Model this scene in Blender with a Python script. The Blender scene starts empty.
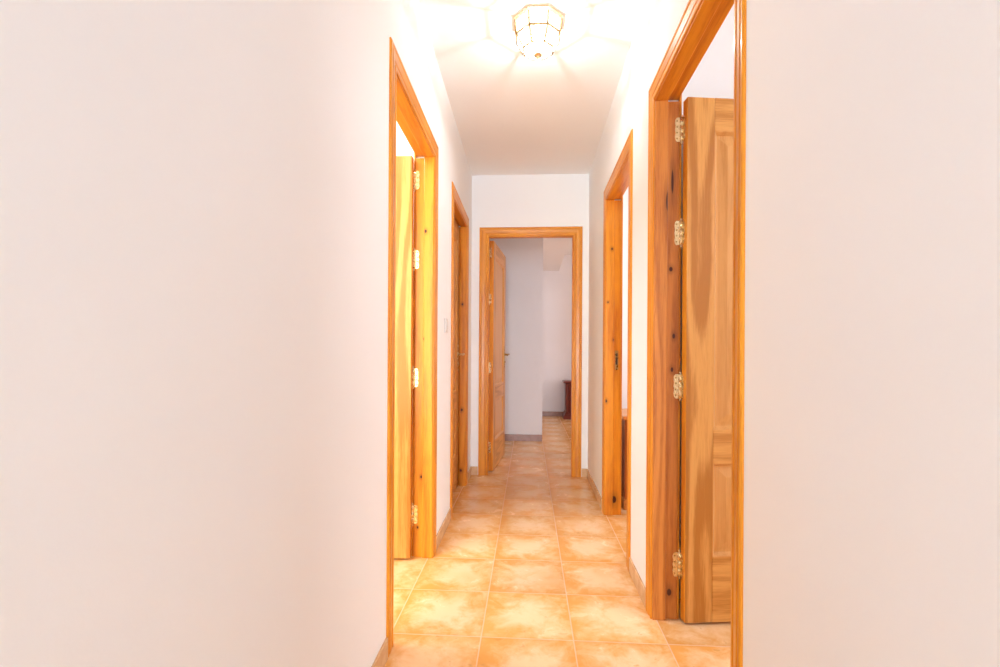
import bpy, bmesh, math, random
from mathutils import Vector, Matrix

PI = math.pi
sc = bpy.context.scene
COL = sc.collection
random.seed(7)

# ------------------------------------------------------------------ measures
CAM_H = 1.028
XL, XR = -0.487, 0.497          # corridor wall faces
WT = 0.096                      # wall thickness
YE = 4.076                      # end wall face
HC = 2.535                      # corridor ceiling
OPEN_H = 2.012                  # door opening height
Y_BACK = -6.4
FAR_Y = 8.02                    # far wall of the room beyond
PIER_Y, PIER_X = 5.71, 0.164    # white wall beyond the end door and its corner

# ------------------------------------------------------------------ materials
def srgb(r, g, b):
    f = lambda c: (c/255/12.92) if c/255 <= .04045 else ((c/255+.055)/1.055)**2.4
    return (f(r), f(g), f(b), 1)

class NT:
    def __init__(s, name):
        s.m = bpy.data.materials.new(name); s.m.use_nodes = True
        s.t = s.m.node_tree; s.t.nodes.clear()
        s.out = s.n('ShaderNodeOutputMaterial')
    def n(s, typ, **kw):
        x = s.t.nodes.new(typ)
        for k, v in kw.items(): setattr(x, k, v)
        return x
    def l(s, a, b): s.t.links.new(a, b)
    def val(s, sock, v):
        if hasattr(v, 'is_output') or isinstance(v, bpy.types.NodeSocket): s.l(v, sock)
        else: sock.default_value = v
    def math(s, op, a, b=None, c=None, clamp=False):
        x = s.n('ShaderNodeMath', operation=op, use_clamp=clamp)
        s.val(x.inputs[0], a)
        if b is not None: s.val(x.inputs[1], b)
        if c is not None: s.val(x.inputs[2], c)
        return x.outputs[0]
    def mix(s, f, a, b, blend='MIX'):
        x = s.n('ShaderNodeMix', data_type='RGBA', blend_type=blend)
        s.val(x.inputs[0], f); s.val(x.inputs[6], a); s.val(x.inputs[7], b)
        return x.outputs[2]
    def smooth(s, v, a, b, x0=0., x1=1.):
        x = s.n('ShaderNodeMapRange', interpolation_type='SMOOTHSTEP')
        s.val(x.inputs[0], v); s.val(x.inputs[1], a); s.val(x.inputs[2], b)
        s.val(x.inputs[3], x0); s.val(x.inputs[4], x1)
        return x.outputs[0]
    def noise(s, vec, scale, detail=3, rough=.5, dist=0.):
        x = s.n('ShaderNodeTexNoise')
        s.l(vec, x.inputs['Vector']); x.inputs['Scale'].default_value = scale
        x.inputs['Detail'].default_value = detail; x.inputs['Roughness'].default_value = rough
        x.inputs['Distortion'].default_value = dist
        return x.outputs['Fac']
    def obj(s): return s.n('ShaderNodeTexCoord').outputs['Object']
    def mapping(s, vec, loc=(0,0,0), scale=(1,1,1)):
        x = s.n('ShaderNodeMapping'); s.l(vec, x.inputs[0])
        x.inputs['Location'].default_value = loc; x.inputs['Scale'].default_value = scale
        return x.outputs[0]
    def bsdf(s, col, rough=.5, metal=0., coat=0., coat_rough=.1, spec=.5, normal=None):
        b = s.n('ShaderNodeBsdfPrincipled')
        s.val(b.inputs['Base Color'], col); s.val(b.inputs['Roughness'], rough)
        b.inputs['Metallic'].default_value = metal
        b.inputs['Coat Weight'].default_value = coat; b.inputs['Coat Roughness'].default_value = coat_rough
        b.inputs['Specular IOR Level'].default_value = spec
        if normal is not None: s.l(normal, b.inputs['Normal'])
        s.l(b.outputs[0], s.out.inputs[0])
        return b
    def bump(s, h, strength, dist=.001):
        x = s.n('ShaderNodeBump'); s.l(h, x.inputs['Height'])
        x.inputs['Strength'].default_value = strength; x.inputs['Distance'].default_value = dist
        return x.outputs[0]

def plaster(name, col):
    t = NT(name); o = t.obj()
    n = t.noise(o, 90, 4, .6); big = t.noise(o, 1.3, 2)
    c = t.mix(t.smooth(big, .3, .7), col, tuple(x*.975 for x in col[:3])+(1,))
    t.bsdf(c, .75, spec=.25, normal=t.bump(n, .12, .002))
    return t.m

def wood(name, axis, light, dark, knots=(), seed=0., figure=1.0, rough=.34, coat=.10, knot_col=(.06,.010,.003,1)):
    """honey varnished softwood; grain runs along `axis`; knots = (x, y, z, radius, length)"""
    t = NT(name); o = t.obj()
    sc_ = [1, 1, 1]; sc_['xyz'.index(axis)] = .055
    v = t.mapping(o, (seed*3.1, seed*1.7, seed*2.3), sc_)
    sw = [1, 1, 1]; sw['xyz'.index(axis)] = .085
    v2 = t.mapping(o, (seed*1.3, seed*2.9, seed*.7), sw)
    streak = t.noise(v, 55, 5, .6)
    fine = t.noise(v, 260, 3, .6)
    field = t.noise(v2, 5.5, 2, .4)
    rings = t.math('SINE', t.math('MULTIPLY', field, 60.))
    rings = t.smooth(rings, -.9, 1.1)
    f = t.math('ADD', t.math('MULTIPLY', rings, .30*figure), t.math('MULTIPLY', streak, .75))
    f = t.math('ADD', f, t.math('MULTIPLY', t.math('SUBTRACT', fine, .5), .6))
    f = t.smooth(f, .26, .88)
    c = t.mix(f, light, dark)
    if knots:
        acc = None
        for (kx, ky, kz, r, ln) in knots:
            s3 = [1/r, 1/r, 1/r]; s3['xyz'.index(axis)] = 1/ln
            q = t.mapping(o, (-kx*s3[0], -ky*s3[1], -kz*s3[2]), s3)
            d = t.n('ShaderNodeVectorMath', operation='LENGTH'); t.l(q, d.inputs[0])
            core = t.smooth(d.outputs['Value'], .55, 1.05, 1., 0.)
            halo = t.smooth(d.outputs['Value'], .8, 2.6, .30, 0.)
            k = t.math('MAXIMUM', core, halo)
            acc = k if acc is None else t.math('MAXIMUM', acc, k)
        c = t.mix(acc, c, knot_col)
    t.bsdf(c, rough, coat=coat, coat_rough=.12, spec=.32, normal=t.bump(streak, .05, .001))
    return t.m

def metal(name, col, rough=.25):
    t = NT(name); o = t.obj()
    n = t.noise(o, 60, 3)
    r = t.smooth(n, .3, .7, rough*.8, rough*1.3)
    t.bsdf(col, r, metal=1.)
    return t.m

def plain(name, col, rough=.4, spec=.5):
    t = NT(name); o = t.obj()
    n = t.noise(o, 40, 2)
    c = t.mix(n, col, tuple(x*.94 for x in col[:3])+(1,))
    t.bsdf(c, rough, spec=spec)
    return t.m

TILE = .333; TX0, TY0 = -.166, 1.7485
def tile_material(name):
    t = NT(name); o = t.obj()
    sep = t.n('ShaderNodeSeparateXYZ'); t.l(o, sep.inputs[0])
    ux = t.math('DIVIDE', t.math('SUBTRACT', sep.outputs[0], TX0), TILE)
    uy = t.math('DIVIDE', t.math('SUBTRACT', sep.outputs[1], TY0), TILE)
    fx = t.math('FRACT', ux); fy = t.math('FRACT', uy)
    ex = t.math('MINIMUM', fx, t.math('SUBTRACT', 1., fx))
    ey = t.math('MINIMUM', fy, t.math('SUBTRACT', 1., fy))
    edge = t.math('MINIMUM', ex, ey)                      # 0 at grout, .5 in the middle
    ix = t.math('FLOOR', ux); iy = t.math('FLOOR', uy)
    cell = t.n('ShaderNodeCombineXYZ'); t.l(ix, cell.inputs[0]); t.l(iy, cell.inputs[1])
    wn = t.n('ShaderNodeTexWhiteNoise', noise_dimensions='2D'); t.l(cell.outputs[0], wn.inputs['Vector'])
    off = t.n('ShaderNodeVectorMath', operation='MULTIPLY_ADD')
    t.l(wn.outputs['Color'], off.inputs[0]); off.inputs[1].default_value = (9, 9, 9); t.l(o, off.inputs[2])
    p = off.outputs[0]
    n1 = t.noise(p, 9, 5, .62, .6); n2 = t.noise(p, 28, 4, .6, .4); n3 = t.noise(p, 4.5, 2)
    # pale cloudy middle, ochre rims with a ragged edge
    m = t.math('ADD', t.math('MULTIPLY', edge, 1.5), t.math('MULTIPLY', t.math('SUBTRACT', n1, .5), 1.5))
    m = t.math('ADD', m, t.math('MULTIPLY', t.math('SUBTRACT', n2, .5), .6))
    m = t.math('ADD', m, t.math('MULTIPLY', t.math('SUBTRACT', fx, .5), .18))
    pale = t.smooth(m, -.14, .62, .02, 1.)
    c = t.mix(pale, TC_RIM, TC_MID)
    c = t.mix(t.smooth(n3, .45, .75, 0, .45), c, TC_WARM)
    spots = t.smooth(t.math('ADD', n2, t.math('MULTIPLY', t.math('SUBTRACT', .5, edge), .16)), .66, .80, 0, .55)
    c = t.mix(spots, c, TC_DARK)
    tone = t.smooth(wn.outputs['Value'], 0, 1, .92, 1.06)
    tv = t.n('ShaderNodeVectorMath', operation='SCALE'); t.l(c, tv.inputs[0]); t.l(tone, tv.inputs[3])
    g = t.smooth(edge, .004, .009, .7, 0.)
    col = t.mix(g, tv.outputs[0], TC_GROUT)
    r = t.math('ADD', t.math('MULTIPLY', g, .4), t.smooth(n1, .3, .7, .18, .28))
    h = t.math('ADD', t.smooth(edge, .004, .014), t.math('MULTIPLY', n1, .12))
    t.bsdf(col, r, spec=.16, normal=t.bump(h, .35, .0015))
    return t.m

TC_RIM = (.73, .35, .085, 1)
TC_MID = (.88, .63, .37, 1)
TC_WARM = (.78, .42, .15, 1)
TC_DARK = (.56, .27, .06, 1)
TC_GROUT = (.74, .53, .38, 1)

M = {}
M['wall'] = plaster('white_plaster', (.885, .895, .91, 1))
M['wall_far'] = plaster('white_plaster_beyond', (.86, .86, .89, 1))
M['ceiling'] = plaster('ceiling_plaster', (.93, .92, .91, 1))
M['floor'] = tile_material('terracotta_tile')
def skirting_mat():
    t = NT('skirting_tile'); o = t.obj()
    n = t.noise(o, 14, 4, .6); c = t.mix(t.smooth(n, .35, .65), (.60, .36, .18, 1), (.72, .48, .28, 1))
    t.bsdf(c, .25); return t.m
M['skirt'] = skirting_mat()
def skirting_far():
    t = NT('skirting_tile_beyond'); o = t.obj()
    n = t.noise(o, 14, 4, .6); c = t.mix(t.smooth(n, .35, .65), (.30, .16, .12, 1), (.40, .22, .17, 1))
    t.bsdf(c, .3); return t.m
M['skirt_far'] = skirting_far()
PINE_L, PINE_D = (.74, .29, .021, 1), (.50, .135, .007, 1)
M['pine_z'] = wood('pine_upright', 'z', PINE_L, PINE_D, seed=1)
M['pine_x'] = wood('pine_level', 'x', PINE_L, PINE_D, seed=2)
LEAF_L, LEAF_D = (.74, .37, .10, 1), (.47, .18, .03, 1)
M['leaf_z'] = wood('door_stile_wood', 'z', LEAF_L, LEAF_D, seed=3, figure=1.1)
M['leaf_x'] = wood('door_rail_wood', 'x', LEAF_L, LEAF_D, seed=4, figure=1.)
M['panel_z'] = wood('door_panel_wood', 'z', (.64, .33, .13, 1), (.50, .22, .07, 1), seed=5, figure=.7)
M['brass'] = metal('polished_brass', (.74, .57, .32, 1), .25)
M['brass_dark'] = metal('aged_brass', (.42, .27, .10, 1), .3)
M['hole'] = plain('dark_recess', (.02, .012, .008, 1), .6)
M['white_plastic'] = plain('white_plastic', (.72, .71, .69, 1), .3)
M['mahogany_z'] = wood('mahogany_upright', 'z', (.20, .035, .018, 1), (.10, .015, .009, 1), seed=8, figure=.6)
M['mahogany_x'] = wood('mahogany_level', 'x', (.20, .035, .018, 1), (.10, .015, .009, 1), seed=9, figure=.6)
M['chest_z'] = wood('chest_upright', 'z', (.50, .16, .04, 1), (.34, .09, .02, 1), seed=11, figure=.8)
M['chest_x'] = wood('chest_level', 'x', (.66, .30, .09, 1), (.50, .20, .05, 1), seed=12, figure=.8)

def glass_mat():
    t = NT('frosted_lamp_glass')
    tr = t.n('ShaderNodeBsdfTransparent'); tr.inputs[0].default_value = (1, .97, .92, 1)
    tl = t.n('ShaderNodeBsdfTranslucent'); tl.inputs[0].default_value = (.95, .93, .88, 1)
    gl = t.n('ShaderNodeBsdfGlossy'); gl.inputs['Roughness'].default_value = .08
    n = t.noise(t.obj(), 80, 2)
    a = t.n('ShaderNodeMixShader'); t.l(t.smooth(n, .3, .7, .06, .10), a.inputs[0]); t.l(tr.outputs[0], a.inputs[1]); t.l(tl.outputs[0], a.inputs[2])
    b = t.n('ShaderNodeMixShader'); b.inputs[0].default_value = .04; t.l(a.outputs[0], b.inputs[1]); t.l(gl.outputs[0], b.inputs[2])
    t.l(b.outputs[0], t.out.inputs[0]); return t.m
M['glass'] = glass_mat()
def bulb_mat():
    t = NT('glowing_bulb'); e = t.n('ShaderNodeEmission'); e.inputs[0].default_value = (1, .86, .62, 1); e.inputs[1].default_value = 30
    t.l(e.outputs[0], t.out.inputs[0]); return t.m
M['bulb'] = bulb_mat()

# ------------------------------------------------------------------ mesh helpers
def box(bm, x0, x1, y0, y1, z0, z1, mi=0):
    vs = [bm.verts.new(p) for p in ((x0,y0,z0),(x1,y0,z0),(x1,y1,z0),(x0,y1,z0),(x0,y0,z1),(x1,y0,z1),(x1,y1,z1),(x0,y1,z1))]
    for f in ((0,3,2,1),(4,5,6,7),(0,1,5,4),(1,2,6,5),(2,3,7,6),(3,0,4,7)):
        fc = bm.faces.new([vs[i] for i in f]); fc.material_index = mi
    return vs

def prism(bm, pts, fn, a, b, mi=0):
    """extrude the closed 2D outline pts; fn(u, v, w) -> xyz, w from a to b"""
    A = [bm.verts.new(fn(u, v, a)) for u, v in pts]; B = [bm.verts.new(fn(u, v, b)) for u, v in pts]
    n = len(pts); fs = [bm.faces.new(A), bm.faces.new(B[::-1])]
    for i in range(n): fs.append(bm.faces.new((A[i], B[i], B[(i+1) % n], A[(i+1) % n])))
    for f in fs: f.material_index = mi

def lathe(bm, prof, cx=0, cy=0, seg=24, mi=0, phase=0., axis='z', off=(0,0,0)):
    rings = []
    for r, z in prof:
        ring = []
        for i in range(seg):
            a = phase + 2*PI*i/seg
            p = (cx+r*math.cos(a), cy+r*math.sin(a), z)
            if axis == 'y': p = (off[0]+r*math.cos(a), z, off[2]+r*math.sin(a))
            if axis == 'x': p = (z, off[1]+r*math.cos(a), off[2]+r*math.sin(a))
            ring.append(bm.verts.new(p))
        rings.append(ring)
    for k in range(len(rings)-1):
        for i in range(seg):
            j = (i+1) % seg
            f = bm.faces.new((rings[k][i], rings[k][j], rings[k+1][j], rings[k+1][i])); f.material_index = mi; f.smooth = seg > 10
    for ring in (rings[0], rings[-1]):
        try: bm.faces.new(ring).material_index = mi
        except ValueError: pass

def tube(bm, pts, r, seg=12, mi=0):
    pts = [Vector(p) for p in pts]; rings = []
    for i, p in enumerate(pts):
        d = (pts[min(i+1, len(pts)-1)] - pts[max(i-1, 0)]).normalized()
        up = Vector((0, 0, 1)) if abs(d.z) < .9 else Vector((1, 0, 0))
        a = d.cross(up).normalized(); b = d.cross(a).normalized()
        rr = r[i] if isinstance(r, (list, tuple)) else r
        rings.append([bm.verts.new(p + (a*math.cos(2*PI*k/seg) + b*math.sin(2*PI*k/seg))*rr) for k in range(seg)])
    for q in range(len(rings)-1):
        for k in range(seg):
            f = bm.faces.new((rings[q][k], rings[q][(k+1) % seg], rings[q+1][(k+1) % seg], rings[q+1][k])); f.smooth = True; f.material_index = mi
    for ring in (rings[0], rings[-1]): bm.faces.new(ring).material_index = mi

def obj(name, bm, mats, parent=None, bevel=0., seg=2, loc=None):
    bmesh.ops.recalc_face_normals(bm, faces=bm.faces)
    me = bpy.data.meshes.new(name); bm.to_mesh(me); bm.free()
    for m in (mats if isinstance(mats, (list, tuple)) else [mats]): me.materials.append(m)
    o = bpy.data.objects.new(name, me); COL.objects.link(o)
    if parent is not None: o.parent = parent
    if loc: o.location = loc
    if bevel:
        b = o.modifiers.new('bevel', 'BEVEL'); b.width = bevel; b.segments = seg; b.limit_method = 'ANGLE'; b.angle_limit = .6
    return o

def empty(name, loc, rz=0.):
    o = bpy.data.objects.new(name, None); COL.objects.link(o)
    o.location = loc; o.rotation_euler = (0, 0, rz); o.empty_display_size = .1
    return o

def tag(o, label, cat, kind=None, group=None):
    o['label'] = label; o['category'] = cat
    if kind: o['kind'] = kind
    if group: o['group'] = group
    return o

def struct_boxes(name, boxes, mat, label, cat):
    bm = bmesh.new()
    for b in boxes: box(bm, *b)
    return tag(obj(name, bm, mat), label, cat, 'structure')

# ------------------------------------------------------------------ doors: opening data
# name: (wall, centre along wall, opening width)
LIN = .03
L1 = (1.688, 2.398); L2 = (3.056, 3.730); R1 = (1.168, 1.903); R2 = (2.400, 3.118); EN = (-.338, .362)

# ------------------------------------------------------------------ shell
def wall_with_openings(x0, x1, y0, y1, h, ops):
    bs = []; y = y0
    for a, b in ops:
        a -= LIN; b += LIN
        bs.append((x0, x1, y, a, 0, h)); bs.append((x0, x1, a, b, OPEN_H+LIN, h)); y = b
    bs.append((x0, x1, y, y1, 0, h))
    return bs
struct_boxes('wall_left', wall_with_openings(XL-WT, XL, Y_BACK, YE+WT, HC, (L1, L2)), M['wall'],
             'long white plastered wall on the left side of the corridor', 'wall')
struct_boxes('wall_right', wall_with_openings(XR, XR+WT, Y_BACK, YE+WT, HC, (R1, R2)), M['wall'],
             'long white plastered wall on the right side of the corridor', 'wall')
struct_boxes('wall_end', [(XL, EN[0]-LIN, YE, YE+WT, 0, HC), (EN[1]+LIN, XR, YE, YE+WT, 0, HC),
             (EN[0]-LIN, EN[1]+LIN, YE, YE+WT, OPEN_H+LIN, HC)], M['wall'],
             'narrow white wall closing the corridor around the end doorway', 'wall')
FX0, FX1 = -3.2, 3.6
struct_boxes('floor', [(FX0, FX1, Y_BACK, FAR_Y+.1, -.08, 0)], M['floor'],
             'glossy terracotta tiled floor with pale cloudy tile centres', 'floor')
struct_boxes('ceiling', [(FX0, FX1, Y_BACK, YE+WT, HC, HC+.1)], M['ceiling'],
             'white corridor ceiling carrying the brass lamp', 'ceiling')
# left room behind the first door
struct_boxes('wall_left_room', [(FX0-.1, FX0, .3, 3.1, 0, HC), (FX0, XL-WT+.03, .2, .3, 0, HC), (FX0, XL-WT+.03, 2.80, 2.88, 0, HC)],
             M['wall'], 'bright white walls of the room behind the first left door', 'wall')
# right rooms
struct_boxes('wall_right_room', [(FX1, FX1+.1, .2, 4.2, 0, HC), (XR+WT-.04, FX1, .1, .2, 0, HC),
             (XR+WT-.04, FX1, 2.085, 2.15, 0, HC)],
             M['wall'], 'cool white walls of the room behind the nearest right door', 'wall')
struct_boxes('wall_right_bedroom', [(XR+WT-.03, FX1, YE, YE+WT, 0, HC)],
             M['wall'], 'white wall behind the chest seen through the second right doorway', 'wall')
# room beyond the end door
FC = 2.40
struct_boxes('wall_far_pier', [(-2.0, PIER_X, PIER_Y, FAR_Y, 0, 2.75)], M['wall_far'],
             'pale lilac white wall straight ahead through the end doorway', 'wall')
struct_boxes('wall_far', [(PIER_X, FX1, FAR_Y, FAR_Y+.1, 0, 2.75), (-2.1, -2.0, YE+WT, PIER_Y, 0, 2.75), (FX1, FX1+.1, YE+WT, FAR_Y, 0, 2.75),
             (-2.0, XL-WT, YE+WT-.1, YE+WT, 0, 2.75)],
             M['wall_far'], 'farthest white wall behind the dark cabinet beyond the end doorway', 'wall')
struct_boxes('ceiling_beyond', [(-2.0, .49, YE+WT, FAR_Y, FC, FC+.36), (.49, FX1, YE+WT, FAR_Y, 2.66, 2.76)], M['ceiling'],
             'low dim ceiling with a stepped edge beyond the end doorway', 'ceiling')

# baseboards
BH, BT = .072, .009
CW, CT = .074, .0085             # casing width and projection
def skirts(name, segs, mat, label):
    bm = bmesh.new()
    for s in segs: box(bm, *s)
    return tag(obj(name, bm, mat, bevel=.002), label, 'baseboard', 'structure')
skirts('baseboard_left', [(XL, XL+BT, Y_BACK, L1[0]-CW-.012, 0, BH), (XL, XL+BT, L1[1]+CW+.012, L2[0]-CW-.012, 0, BH), (XL, XL+BT, L2[1]+CW+.012, YE-BT, 0, BH)],
       M['skirt'], 'low tan tiled baseboard along the left corridor wall')
skirts('baseboard_right', [(XR-BT, XR, Y_BACK, R1[0]-CW-.012, 0, BH), (XR-BT, XR, R1[1]+CW+.012, R2[0]-CW-.012, 0, BH), (XR-BT, XR, R2[1]+CW+.012, YE-BT, 0, BH)],
       M['skirt'], 'low tan tiled baseboard along the right corridor wall')
skirts('baseboard_end', [(XL, EN[0]-CW-.012, YE-BT, YE, 0, BH), (EN[1]+CW+.012, XR, YE-BT, YE, 0, BH)],
       M['skirt'], 'short tan baseboard pieces either side of the end doorway')
skirts('baseboard_far_pier', [(-2.0, PIER_X, PIER_Y-.01, PIER_Y, 0, .078)], M['skirt_far'],
       'mauve brown baseboard at the foot of the lilac white wall ahead')
skirts('baseboard_far', [(PIER_X, FX1, FAR_Y-.01, FAR_Y, 0, .078)], M['skirt_far'],
       'dark brown baseboard of the farthest wall beside the dark cabinet')

# ------------------------------------------------------------------ door frames
CASING = [(0, 0), (0, .004), (.005, .0062), (.013, .0062), (.016, .0036), (.021, .0036), (.026, .0062), (.050, .0085), (.054, .0058), (.058, .0058), (.062, .0085), (.069, .0085), (.074, .005), (.074, 0)]
RV = .008                      # casing set back from the lining's edge
def frame_trim(name, loc, rz, w, label, knot_a=(), knot_b=(), head_knots=(), strike=None, seed=0., slim=None, tone=(PINE_L, PINE_D)):
    """local X along the wall, -Y to the corridor, opening centred; knots (y, z, r, len) on the two jambs"""
    e = empty(name, loc, rz); tag(e, label, 'door frame', 'structure')
    hw = w/2
    # casing: two uprights and a mitred head
    for s in (-1, 1):
        bm = bmesh.new(); lo, hi = [], []
        for u, d in CASING:
            uu = u*(.74 if s == slim else 1)
            lo.append(bm.verts.new((s*(hw+RV+uu), -d, 0))); hi.append(bm.verts.new((s*(hw+RV+uu), -d, OPEN_H+RV+u)))
        n = len(CASING); bm.faces.new(lo); bm.faces.new(hi)
        for i in range(n): bm.faces.new((lo[i], lo[(i+1) % n], hi[(i+1) % n], hi[i]))
        obj('casing', bm, wood(name+'_casing', 'z', PINE_L, PINE_D, seed=seed+s*.37, figure=.5), e)
    # plainer casing on the room side
    for s in (-1, 1):
        bm = bmesh.new(); x0, x1 = s*(hw+LIN-.014), s*(hw+LIN+.056)
        box(bm, min(x0, x1), max(x0, x1), WT, WT+.010, 0, OPEN_H+.07)
        obj('room_casing', bm, M['pine_z'], e, bevel=.003)
    bm = bmesh.new(); lo, hi = [], []
    for u, d in CASING:
        lo.append(bm.verts.new((-(hw+RV+u*(.74 if slim == -1 else 1)), -d, OPEN_H+RV+u))); hi.append(bm.verts.new((hw+RV+u*(.74 if slim == 1 else 1), -d, OPEN_H+RV+u)))
    n = len(CASING); bm.faces.new(lo); bm.faces.new(hi)
    for i in range(n): bm.faces.new((lo[i], lo[(i+1) % n], hi[(i+1) % n], hi[i]))
    obj('head_casing', bm, wood(name+'_head_casing', 'x', PINE_L, PINE_D, seed=seed+.8, figure=.5), e)
    # lining with a rebate for the leaf
    ST = .050; RB = .012
    prof = [(0, 0), (0, ST), (RB, ST), (RB, WT), (LIN, WT), (LIN, 0)]     # (away from opening, into wall)
    for s, kn in ((-1, knot_a), (1, knot_b)):
        bm = bmesh.new()
        prism(bm, prof, lambda u, v, z: (s*(hw+u), v, z), 0, OPEN_H)
        ks = [(s*(hw+(RB if y > ST else 0)), y, z, r, l) for (y, z, r, l) in kn]
        obj('jamb', bm, wood(name+'_jamb', 'z', *tone, ks, seed=seed+1.1+s*.2, figure=.8), e, bevel=.003)
    bm = bmesh.new()
    prism(bm, prof, lambda u, v, x: (x, v, OPEN_H+u), -hw-LIN, hw+LIN)
    ks = [(x, y, OPEN_H, r, l) for (x, y, r, l) in head_knots]
    obj('head_jamb', bm, wood(name+'_head', 'x', PINE_L, PINE_D, ks, seed=seed+2.3, figure=.8), e, bevel=.003)
    if strike:
        s, z = strike
        bm = bmesh.new(); x = s*(hw+RB)
        box(bm, min(x, x-s*.0016), max(x, x-s*.0016), ST+.009, ST+.031, z-.062, z+.062)
        p = obj('strike_plate', bm, M['brass_dark'], e, bevel=.0006)
        p['label'] = 'brass strike plate'
        bm = bmesh.new()
        for zz, h in ((z+.034, .010), (z-.004, .024)):
            box(bm, min(x-s*.0015, x-s*.002), max(x-s*.0015, x-s*.002), ST+.014, ST+.026, zz-h, zz+h)
        obj('latch_hole', bm, M['hole'], p)
    return e

R90 = PI/2
frame_trim('trim_1', (XL, (L1[0]+L1[1])/2, 0), R90, L1[1]-L1[0], 'golden pine frame around the first left doorway, lit bright yellow inside',
           knot_b=[(.058, .405, .007, .010), (.075, .15, .006, .009), (.04, 1.64, .008, .012), (.05, 1.10, .005, .008)], seed=1.)
frame_trim('trim_2', (XL, (L2[0]+L2[1])/2, 0), R90, L2[1]-L2[0], 'pine frame around the closed left door past the light switch',
           knot_b=[(.03, 1.41, .010, .012), (.03, .59, .011, .014), (.035, .12, .011, .013)], seed=2.)
frame_trim('trim_3', (0.5*(EN[0]+EN[1]), YE, 0), 0, EN[1]-EN[0], 'pine frame around the doorway at the end of the corridor', seed=3.)
frame_trim('trim_4', (XR, (R2[0]+R2[1])/2, 0), -R90, R2[1]-R2[0], 'pine frame with dark knots around the second right doorway, farther from us',
           knot_a=[(.036, 1.70, .009, .011), (.004, .73, .009, .013), (.05, 1.12, .008, .010), (.012, 1.36, .007, .008), (.058, .10, .020, .030)], strike=(-1, .99), seed=4.)
frame_trim('trim_5', (XR, (R1[0]+R1[1])/2, 0), -R90, R1[1]-R1[0], 'large pine frame around the nearest right doorway',
           knot_a=[(.066, 1.36, .009, .012), (.078, 1.10, .007, .013), (.072, .97, .007, .012), (.066, .105, .011, .018), (.05, 1.62, .010, .05), (.07, 1.70, .006, .06)], seed=5., slim=1, tone=((.60, .215, .04, 1), (.36, .095, .014, 1)))

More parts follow.
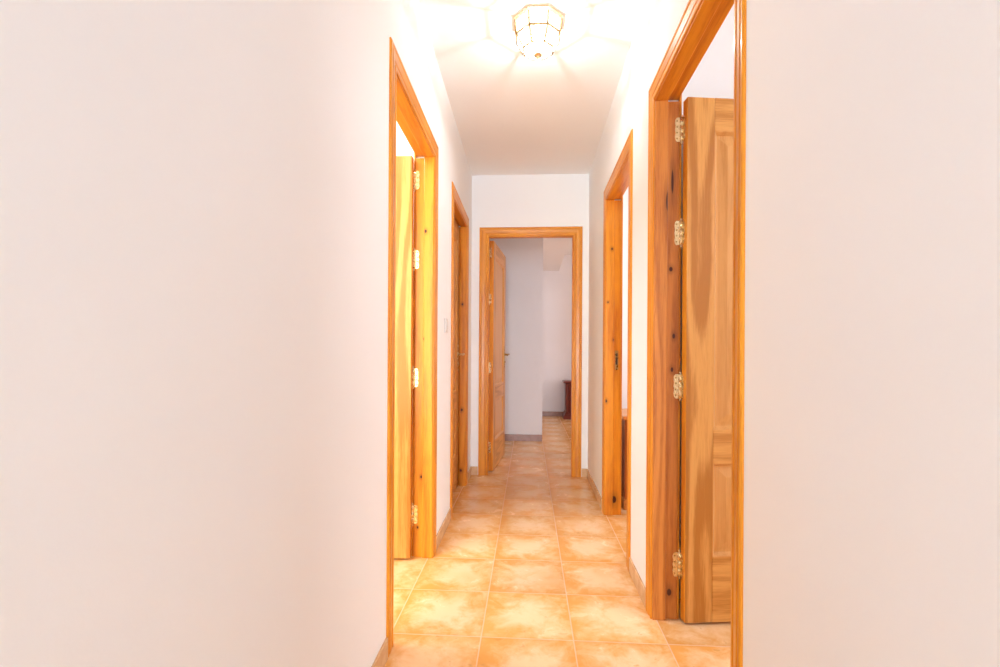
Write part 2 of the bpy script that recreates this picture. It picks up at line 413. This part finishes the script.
# ------------------------------------------------------------------ door leaves
LT = .038                       # leaf thickness
HINGE_Z = (.215, .905, 1.50, 1.90)
def door_leaf(name, loc, rz, w, d, ang, label, seed=0., frame_mats=None, handle=True, hmat='brass'):
    """loc = hinge pin; d = +1 leaf runs to +X when closed, -1 to -X; ang = opening angle (degrees, towards +Y)"""
    e = empty(name, loc, rz + d*math.radians(ang)); tag(e, label, 'door', 'structure')
    X = lambda a: d*a
    def b(bm, a0, a1, y0, y1, z0, z1): box(bm, min(X(a0), X(a1)), max(X(a0), X(a1)), y0, y1, z0, z1)
    y0, y1 = -.005-LT, -.005
    g = .003; z0, z1 = .010, 2.006
    S = .108
    rails = [(z0, .258), (.615, .742), (1.882, z1)]
    lz, lx, pz = M['leaf_z'], M['leaf_x'], M['panel_z']
    for a0, a1 in ((g, g+S), (g+w-S, g+w)):
        bm = bmesh.new(); b(bm, a0, a1, y0, y1, z0, z1)
        for fc in bm.faces:
            if fc.calc_center_median().x*d < g+.001 or fc.calc_center_median().x*d > g+w-.001: fc.material_index = 1      # outer edge faces take the pine wood
        obj('stile', bm, [wood(name+'_stile', 'z', LEAF_L, LEAF_D, seed=seed+a0*3, figure=1.7), M['pine_z']], e, bevel=.0025)
    for k, (r0, r1) in enumerate(rails):
        bm = bmesh.new(); b(bm, g+S, g+w-S, y0, y1, r0, r1)
        obj('rail', bm, wood(name+'_rail', 'x', LEAF_L, LEAF_D, seed=seed+k*.63+.2, figure=.9), e, bevel=.0012)
    for k, (p0, p1) in enumerate(((.258, .615), (.742, 1.882))):
        # raised and fielded panel with sloping moulding on both faces
        bm = bmesh.new(); A0, A1 = g+S, g+w-S
        for sgn, yf in ((-1, y0), (1, y1)):
            loops = []
            for ins, dep in ((0, .001), (.003, .001), (.014, .015), (.022, .015), (.056, .007)):
                yy = yf - sgn*dep
                loops.append([bm.verts.new((X(a), yy, z)) for a, z in ((A0+ins, p0+ins), (A1-ins, p0+ins), (A1-ins, p1-ins), (A0+ins, p1-ins))])
            for q in range(len(loops)-1):
                for i in range(4): bm.faces.new((loops[q][i], loops[q][(i+1) % 4], loops[q+1][(i+1) % 4], loops[q+1][i]))
            bm.faces.new(loops[-1])
        obj('panel', bm, wood(name+'_panel', 'z', (.72, .37, .12, 1), (.58, .26, .065, 1), seed=seed+k*1.9+.5, figure=.7), e)
    # hinges
    for hz in HINGE_Z:
        bm = bmesh.new(); H = .047
        lathe(bm, [(.0001, hz-H-.012), (.004, hz-H-.009), (.0045, hz-H-.004), (.003, hz-H), (.0065, hz-H+.001), (.0065, hz-.016), (.0058, hz-.0155), (.0058, hz-.0145), (.0065, hz-.014),
                   (.0065, hz+.014), (.0058, hz+.0145), (.0058, hz+.0155), (.0065, hz+.016), (.0065, hz+H-.001), (.003, hz+H), (.0045, hz+H+.004), (.004, hz+H+.009), (.0001, hz+H+.012)], seg=14)
        h = obj('hinge', bm, M['brass'], e); h['label'] = 'brass hinge'
        sc_out = [(0, -H), (.014, -H), (.019, -H*.86), (.021, -H*.6), (.019, -H*.33), (.021, 0), (.019, H*.33), (.021, H*.6), (.019, H*.86), (.014, H), (0, H)]
        holes = [(.013, -.034), (.013, -.011), (.013, .011), (.013, .034)]
        # flap on the leaf's edge
        bm = bmesh.new()
        prism(bm, sc_out, lambda u, v, t_: (X(t_), -.004-u, hz+v), .0012, .0032)
        for u, v in holes: lathe(bm, [(.0001, X(.0009)), (.0034, X(.0006)), (.0036, X(.0014))], seg=10, axis='x', off=(0, -.004-u, hz+v), mi=1)
        obj('leaf_flap', bm, [M['brass'], M['brass_dark']], h)
        # flap on the jamb: undo the opening angle
        bm = bmesh.new()
        prism(bm, sc_out, lambda u, v, t_: (X(t_), -.004-u, hz+v), -.0018, .0004)
        for u, v in holes: lathe(bm, [(.0001, X(.0010)), (.0034, X(.0008)), (.0036, X(.0002))], seg=10, axis='x', off=(0, -.004-u, hz+v), mi=1)
        bmesh.ops.rotate(bm, verts=bm.verts, cent=(0, 0, 0), matrix=Matrix.Rotation(-d*math.radians(ang), 3, 'Z'))
        obj('jamb_flap', bm, [M['brass'], M['brass_dark']], h)
    # lever handles on both faces, plate edge and latch
    if handle:
        hx, hz = w-.055, 1.02
        for sgn, yf in ((-1, y0), (1, y1)):
            bm = bmesh.new()
            out = []
            for i in range(24):
                a = 2*PI*i/24; cx_, cz_ = math.cos(a), math.sin(a)
                out.append((.021*cx_*(1-.18*abs(cz_)), .108*(1 if cz_ > 0 else -1)*abs(cz_)**.7))
            prism(bm, out, lambda u, v, t_: (X(hx)+u, yf+sgn*t_, hz-.02+v), 0, .0035)
            lathe(bm, [(.0105, yf+sgn*.0035), (.0105, yf+sgn*.008), (.008, yf+sgn*.010)], seg=18, axis='y', off=(X(hx), 0, hz-.075))
            hd = obj('handle', bm, M[hmat], e, bevel=.0008); hd['label'] = 'brass lever handle on a long plate'
            bm = bmesh.new()
            lathe(bm, [(.015, yf+sgn*.0035), (.015, yf+sgn*.007), (.010, yf+sgn*.010), (.0085, yf+sgn*.034)], seg=18, axis='y', off=(X(hx), 0, hz))
            P_ = [(0, .030), (0, .040), (.012, .048), (.035, .050), (.070, .047), (.100, .043), (.112, .040)]
            zz = [0, .001, .003, .004, .001, -.005, -.002]
            tube(bm, [(X(hx-a), yf+sgn*q, hz+z) for (a, q), z in zip(P_, zz)], [.008, .009, .009, .008, .0075, .0085, .005], seg=12)
            obj('lever', bm, M[hmat], hd)
            bm = bmesh.new()
            box(bm, X(hx)-.002, X(hx)+.002, min(yf+sgn*.0095, yf+sgn*.0103), max(yf+sgn*.0095, yf+sgn*.0103), hz-.084, hz-.068)
            obj('keyhole', bm, M['hole'], hd)
        bm = bmesh.new()
        b(bm, g+w-.0003, g+w+.0012, y0+.008, y1-.008, hz-.11, hz+.11)
        lp = obj('lock_plate', bm, M['brass'], e, bevel=.0005)
        bm = bmesh.new()
        b(bm, g+w+.001, g+w+.007, y0+.012, y1-.012, hz-.008, hz+.010)
        obj('latch', bm, M['brass_dark'], lp, bevel=.001)
    return e

def pin(wall, edge_y, sgn):   # hinge pin position for corridor walls
    x = XL-WT-.004 if wall == 'L' else XR+WT+.007
    return (x, edge_y + sgn*.010, 0)
RBT = .012
d1 = door_leaf('door_1', pin('L', L1[1], 1), R90, L1[1]-L1[0]+.016, -1, 88.5, 'wooden door standing open into the bright room, first on the left', seed=1.)
d2 = door_leaf('door_2', pin('L', L2[0], -1), R90, L2[1]-L2[0]+.016, 1, 0, 'closed panelled wooden door, second on the left past the light switch', seed=2.)
d3 = door_leaf('door_3', (EN[0]-.010, YE+WT+.006, 0), 0, EN[1]-EN[0]+.016, 1, 84.5, 'panelled wooden door swung open beyond the doorway at the corridor end', seed=3., hmat='brass_dark')
d4 = door_leaf('door_4', pin('R', R2[0], -1), -R90, R2[1]-R2[0]+.016, -1, 91, 'wooden door folded back inside the second right doorway', seed=4.)
d5 = door_leaf('door_5', pin('R', R1[1], 1), -R90, R1[1]-R1[0]+.016, 1, 98, 'large panelled wooden door with brass hinges open in the nearest right doorway', seed=5.)

# ------------------------------------------------------------------ light switch
sw = empty('light_switch', (XL, 2.765, 1.187)); tag(sw, 'small white light switch on the left wall between the two pine frames', 'light switch')
bm = bmesh.new(); box(bm, 0, .009, -.041, .041, -.041, .041); obj('switch_plate', bm, M['white_plastic'], sw, bevel=.003)
bm = bmesh.new()
prism(bm, [(.009, -.026), (.0125, -.026), (.0105, 0), (.0145, .026), (.009, .026)], lambda u, v, w_: (u, w_, v), -.024, .024)
obj('rocker', bm, M['white_plastic'], sw, bevel=.001)

# ------------------------------------------------------------------ ceiling lamp
LX, LY = .0345, 2.205
lamp = empty('ceiling_lamp', (LX, LY, HC)); tag(lamp, 'lit octagonal brass and glass ceiling lamp in the corridor', 'ceiling lamp')
def octv(r, z):      # across-flats radius r, one flat facing the camera
    c = r/math.cos(PI/8)
    return [Vector((c*math.cos(PI/8+k*PI/4), c*math.sin(PI/8+k*PI/4), z)) for k in range(8)]
rings = [octv(.104, -.010), octv(.097, -.072), octv(.066, -.128), octv(.020, -.150)]
bm = bmesh.new()
lathe(bm, [(.108/math.cos(PI/8), 0), (.110/math.cos(PI/8), -.006), (.107/math.cos(PI/8), -.016), (.100/math.cos(PI/8), -.016), (.100/math.cos(PI/8), -.004)], seg=8, phase=PI/8)
obj('ceiling_ring', bm, M['brass'], lamp)
bm = bmesh.new()
for R in rings[1:3]:
    for k in range(8): tube(bm, [R[k], R[(k+1) % 8]], .0036, 8)
for a, b_ in ((0, 1), (1, 2), (2, 3)):
    for k in range(8): tube(bm, [rings[a][k], rings[b_][k]], .0032 if a < 2 else .0022, 8)
obj('lamp_frame', bm, M['brass_dark'], lamp)
bm = bmesh.new()
for a, b_ in ((0, 1), (1, 2), (2, 3)):
    for k in range(8):
        bm.faces.new([bm.verts.new(v) for v in (rings[a][k], rings[a][(k+1) % 8], rings[b_][(k+1) % 8], rings[b_][k])])
gl = obj('glass_panes', bm, M['glass'], lamp)
so = gl.modifiers.new('thick', 'SOLIDIFY'); so.thickness = .0015
bm = bmesh.new()
lathe(bm, [(.0205, -.148), (.021, -.150), (.010, -.153), (.005, -.156), (.0065, -.161), (.005, -.166), (.0001, -.168)], seg=20)
obj('finial', bm, M['brass'], lamp)
bm = bmesh.new()
lathe(bm, [(.017, -.004), (.017, -.034), (.014, -.036)], seg=18)
obj('bulb_holder', bm, M['white_plastic'], lamp)
bm = bmesh.new()
lathe(bm, [(.012, -.036), (.016, -.048), (.024, -.062), (.027, -.075), (.024, -.088), (.014, -.098), (.0001, -.101)], seg=20)
obj('bulb', bm, M['bulb'], lamp)

# the old corridor tapers slightly: both long walls, with what is fixed to them, turn about the far corners
def swing(names, px, py, phi):
    T = Matrix.Translation((px, py, 0)) @ Matrix.Rotation(phi, 4, 'Z') @ Matrix.Translation((-px, -py, 0))
    for n in names:
        o = bpy.data.objects[n]
        m = T @ (Matrix.Translation(o.location) @ Matrix.Rotation(o.rotation_euler.z, 4, 'Z'))
        o.location = m.to_translation(); o.rotation_euler = (0, 0, m.to_euler().z)
swing(('wall_left', 'baseboard_left', 'trim_1', 'trim_2', 'door_1', 'door_2', 'light_switch'), XL, YE, .005)
swing(('wall_right', 'baseboard_right', 'trim_4', 'trim_5', 'door_4', 'door_5'), XR, YE, -.006)

# ------------------------------------------------------------------ furniture glimpsed through doorways
# chest beside the second right doorway
ch = empty('wooden_chest', (.640, 3.235, 0)); tag(ch, 'reddish brown wooden chest with a lighter top glimpsed through the second right doorway', 'chest')
W_, D_, H_ = .90, .46, .62
bm = bmesh.new(); box(bm, 0, W_, .012, D_, .06, H_-.025); obj('body', bm, M['chest_z'], ch, bevel=.003)
bm = bmesh.new(); box(bm, -.018, W_+.018, -.012, D_+.01, H_-.025, H_); tp = obj('top', bm, M['chest_x'], ch, bevel=.006); tp['label'] = 'lighter orange top board'
bm = bmesh.new(); box(bm, -.008, W_+.008, 0, D_, 0, .07); obj('plinth', bm, M['chest_x'], ch, bevel=.004)
for k in range(3):
    z = .085+k*.168
    bm = bmesh.new(); box(bm, .03, W_-.03, -.004, .012, z, z+.156); dr = obj('drawer', bm, M['chest_z'], ch, bevel=.004)
    for xx in (.22, W_-.22):
        bm = bmesh.new(); lathe(bm, [(.006, -.004), (.006, -.016), (.014, -.022), (.012, -.030), (.0001, -.032)], seg=14, axis='y', off=(xx, 0, z+.078)); obj('knob', bm, M['brass'], dr)

# dark cabinet in the far room
cb = empty('dark_cabinet', (.565, 7.66, 0)); tag(cb, 'dark red wooden cabinet against the farthest wall beyond the end doorway', 'cabinet')
W_, D_, H_ = .95, .33, .60
bm = bmesh.new(); box(bm, .03, W_-.03, .02, D_, .10, H_-.03); obj('body', bm, M['mahogany_z'], cb, bevel=.003)
bm = bmesh.new(); box(bm, -.012, W_+.012, -.02, D_+.005, H_-.028, H_); obj('top', bm, M['mahogany_x'], cb, bevel=.008, seg=3)
bm = bmesh.new()
prof = [(-.012, 0), (-.012, .045), (.0, .06), (.012, .085), (.03, .11)]
for (z0, i0), (z1, i1) in zip([(z, i) for i, z in prof][:-1], [(z, i) for i, z in prof][1:]):
    a = [bm.verts.new(p) for p in ((i0, i0, z0), (W_-i0, i0, z0), (W_-i0, D_, z0), (i0, D_, z0))]
    c = [bm.verts.new(p) for p in ((i1, i1, z1), (W_-i1, i1, z1), (W_-i1, D_, z1), (i1, D_, z1))]
    for i in range(4): bm.faces.new((a[i], a[(i+1) % 4], c[(i+1) % 4], c[i]))
bmesh.ops.remove_doubles(bm, verts=bm.verts, dist=1e-5)
obj('flared_plinth', bm, M['mahogany_x'], cb)
for xx in (.045, W_-.045):
    bm = bmesh.new()
    lathe(bm, [(.026, .11), (.026, .125), (.018, .135), (.020, .15), (.020, .52), (.018, .54), (.026, .55), (.026, .572)], cx=xx, cy=.02, seg=16)
    obj('column', bm, M['mahogany_z'], cb)
for k in (0, 1):
    x0 = .085+k*.395
    bm = bmesh.new(); box(bm, x0, x0+.385, .004, .02, .125, .56); dr = obj('cabinet_door', bm, M['mahogany_z'], cb, bevel=.004)
    bm = bmesh.new(); lathe(bm, [(.005, .004), (.005, -.008), (.011, -.014), (.0001, -.020)], seg=12, axis='y', off=(x0+(.36 if k == 0 else .025), 0, .36)); obj('knob', bm, M['brass'], dr)

# ------------------------------------------------------------------ lights
def light(name, typ, loc, energy, col, rot=(0,0,0), size=None, sy=None, radius=None, spread=None):
    d = bpy.data.lights.new(name, typ); d.energy = energy; d.color = col
    if typ == 'AREA':
        d.shape = 'RECTANGLE'; d.size = size; d.size_y = sy or size
        if spread: d.spread = spread
    if radius is not None: d.shadow_soft_size = radius
    o = bpy.data.objects.new(name, d); o.location = loc; o.rotation_euler = rot; COL.objects.link(o)
    return o
# bulb inside the lamp
light('lamp_light', 'POINT', (LX, LY, HC-.124), 11, (.86, 1.0, 1.15), radius=.008)
# unseen daylight-like fill added behind the camera to brighten the near walls
light('corridor_fill', 'AREA', (0, -6.2, 1.1), 230, (.78, .94, 1.08), (R90, 0, 0), .9, 2.0)
# added unseen fill aimed up and forward, like a flash bounced off the ceiling
light('bounce_fill', 'AREA', (0, -2.4, .9), 13, (.88, .97, 1.07), (R90+math.radians(32), 0, 0), .35, .35)
# warm bright room on the left
light('left_room_light', 'AREA', (-1.45, .42, 1.3), 42, (.97, 1.04, .72), (R90, 0, -.2), 1.2, 1.7)
light('left_doorway_fill', 'AREA', (-1.25, 1.75, 2.42), 23, (.95, 1.04, 1.25), (0, -.35, 0), .5, .5)  # extra overhead fill added to brighten the doorway floor
# cool window light of the right rooms
light('right_room_light', 'AREA', (3.0, 1.0, 2.1), 31, (.95, .98, 1.05), (0, R90-.5, 0), 1.0, 1.2)
light('right_bedroom_light', 'AREA', (3.4, 3.2, 1.5), 38, (1, 1, 1.05), (0, R90, 0), 1.4, 1.2)
# lamp of the room beyond, plus an added unseen fill for the pier
light('far_room_lamp', 'POINT', (2.6, 6.3, 2.2), 19, (1, .84, .72), radius=.05)
light('far_room_fill', 'AREA', (3.4, 4.9, .85), 19, (.96, .90, 1.0), (0, R90, 0), 1.1, 1.0)

w = bpy.data.worlds.new('world'); sc.world = w; w.use_nodes = True
w.node_tree.nodes['Background'].inputs[0].default_value = (1, .96, .95, 1)
w.node_tree.nodes['Background'].inputs[1].default_value = .5

# ------------------------------------------------------------------ camera
F = 483.66
cd = bpy.data.cameras.new('camera'); cam = bpy.data.objects.new('camera', cd); COL.objects.link(cam)
cd.sensor_width = 36; cd.sensor_fit = 'HORIZONTAL'; cd.lens = F*36/1000; cd.shift_y = (353.66-333.5)/1000; cd.clip_start = .02
mat = Matrix.Rotation(.0591, 4, 'Z') @ Matrix.Rotation(R90, 4, 'X') @ Matrix.Rotation(.0057, 4, 'Z')
cam.matrix_world = Matrix.Translation((0, 0, CAM_H)) @ mat
sc.camera = cam

vs = sc.view_settings; vs.view_transform = 'Standard'; vs.look = 'None'; vs.exposure = 0.02; vs.gamma = 1; vs.use_curve_mapping = False
sc.display_settings.display_device = 'sRGB'
cy = sc.cycles
cy.max_bounces = 12; cy.diffuse_bounces = 8; cy.glossy_bounces = 4; cy.transmission_bounces = 6; cy.transparent_max_bounces = 12
cy.use_denoising = True; cy.sample_clamp_indirect = 8
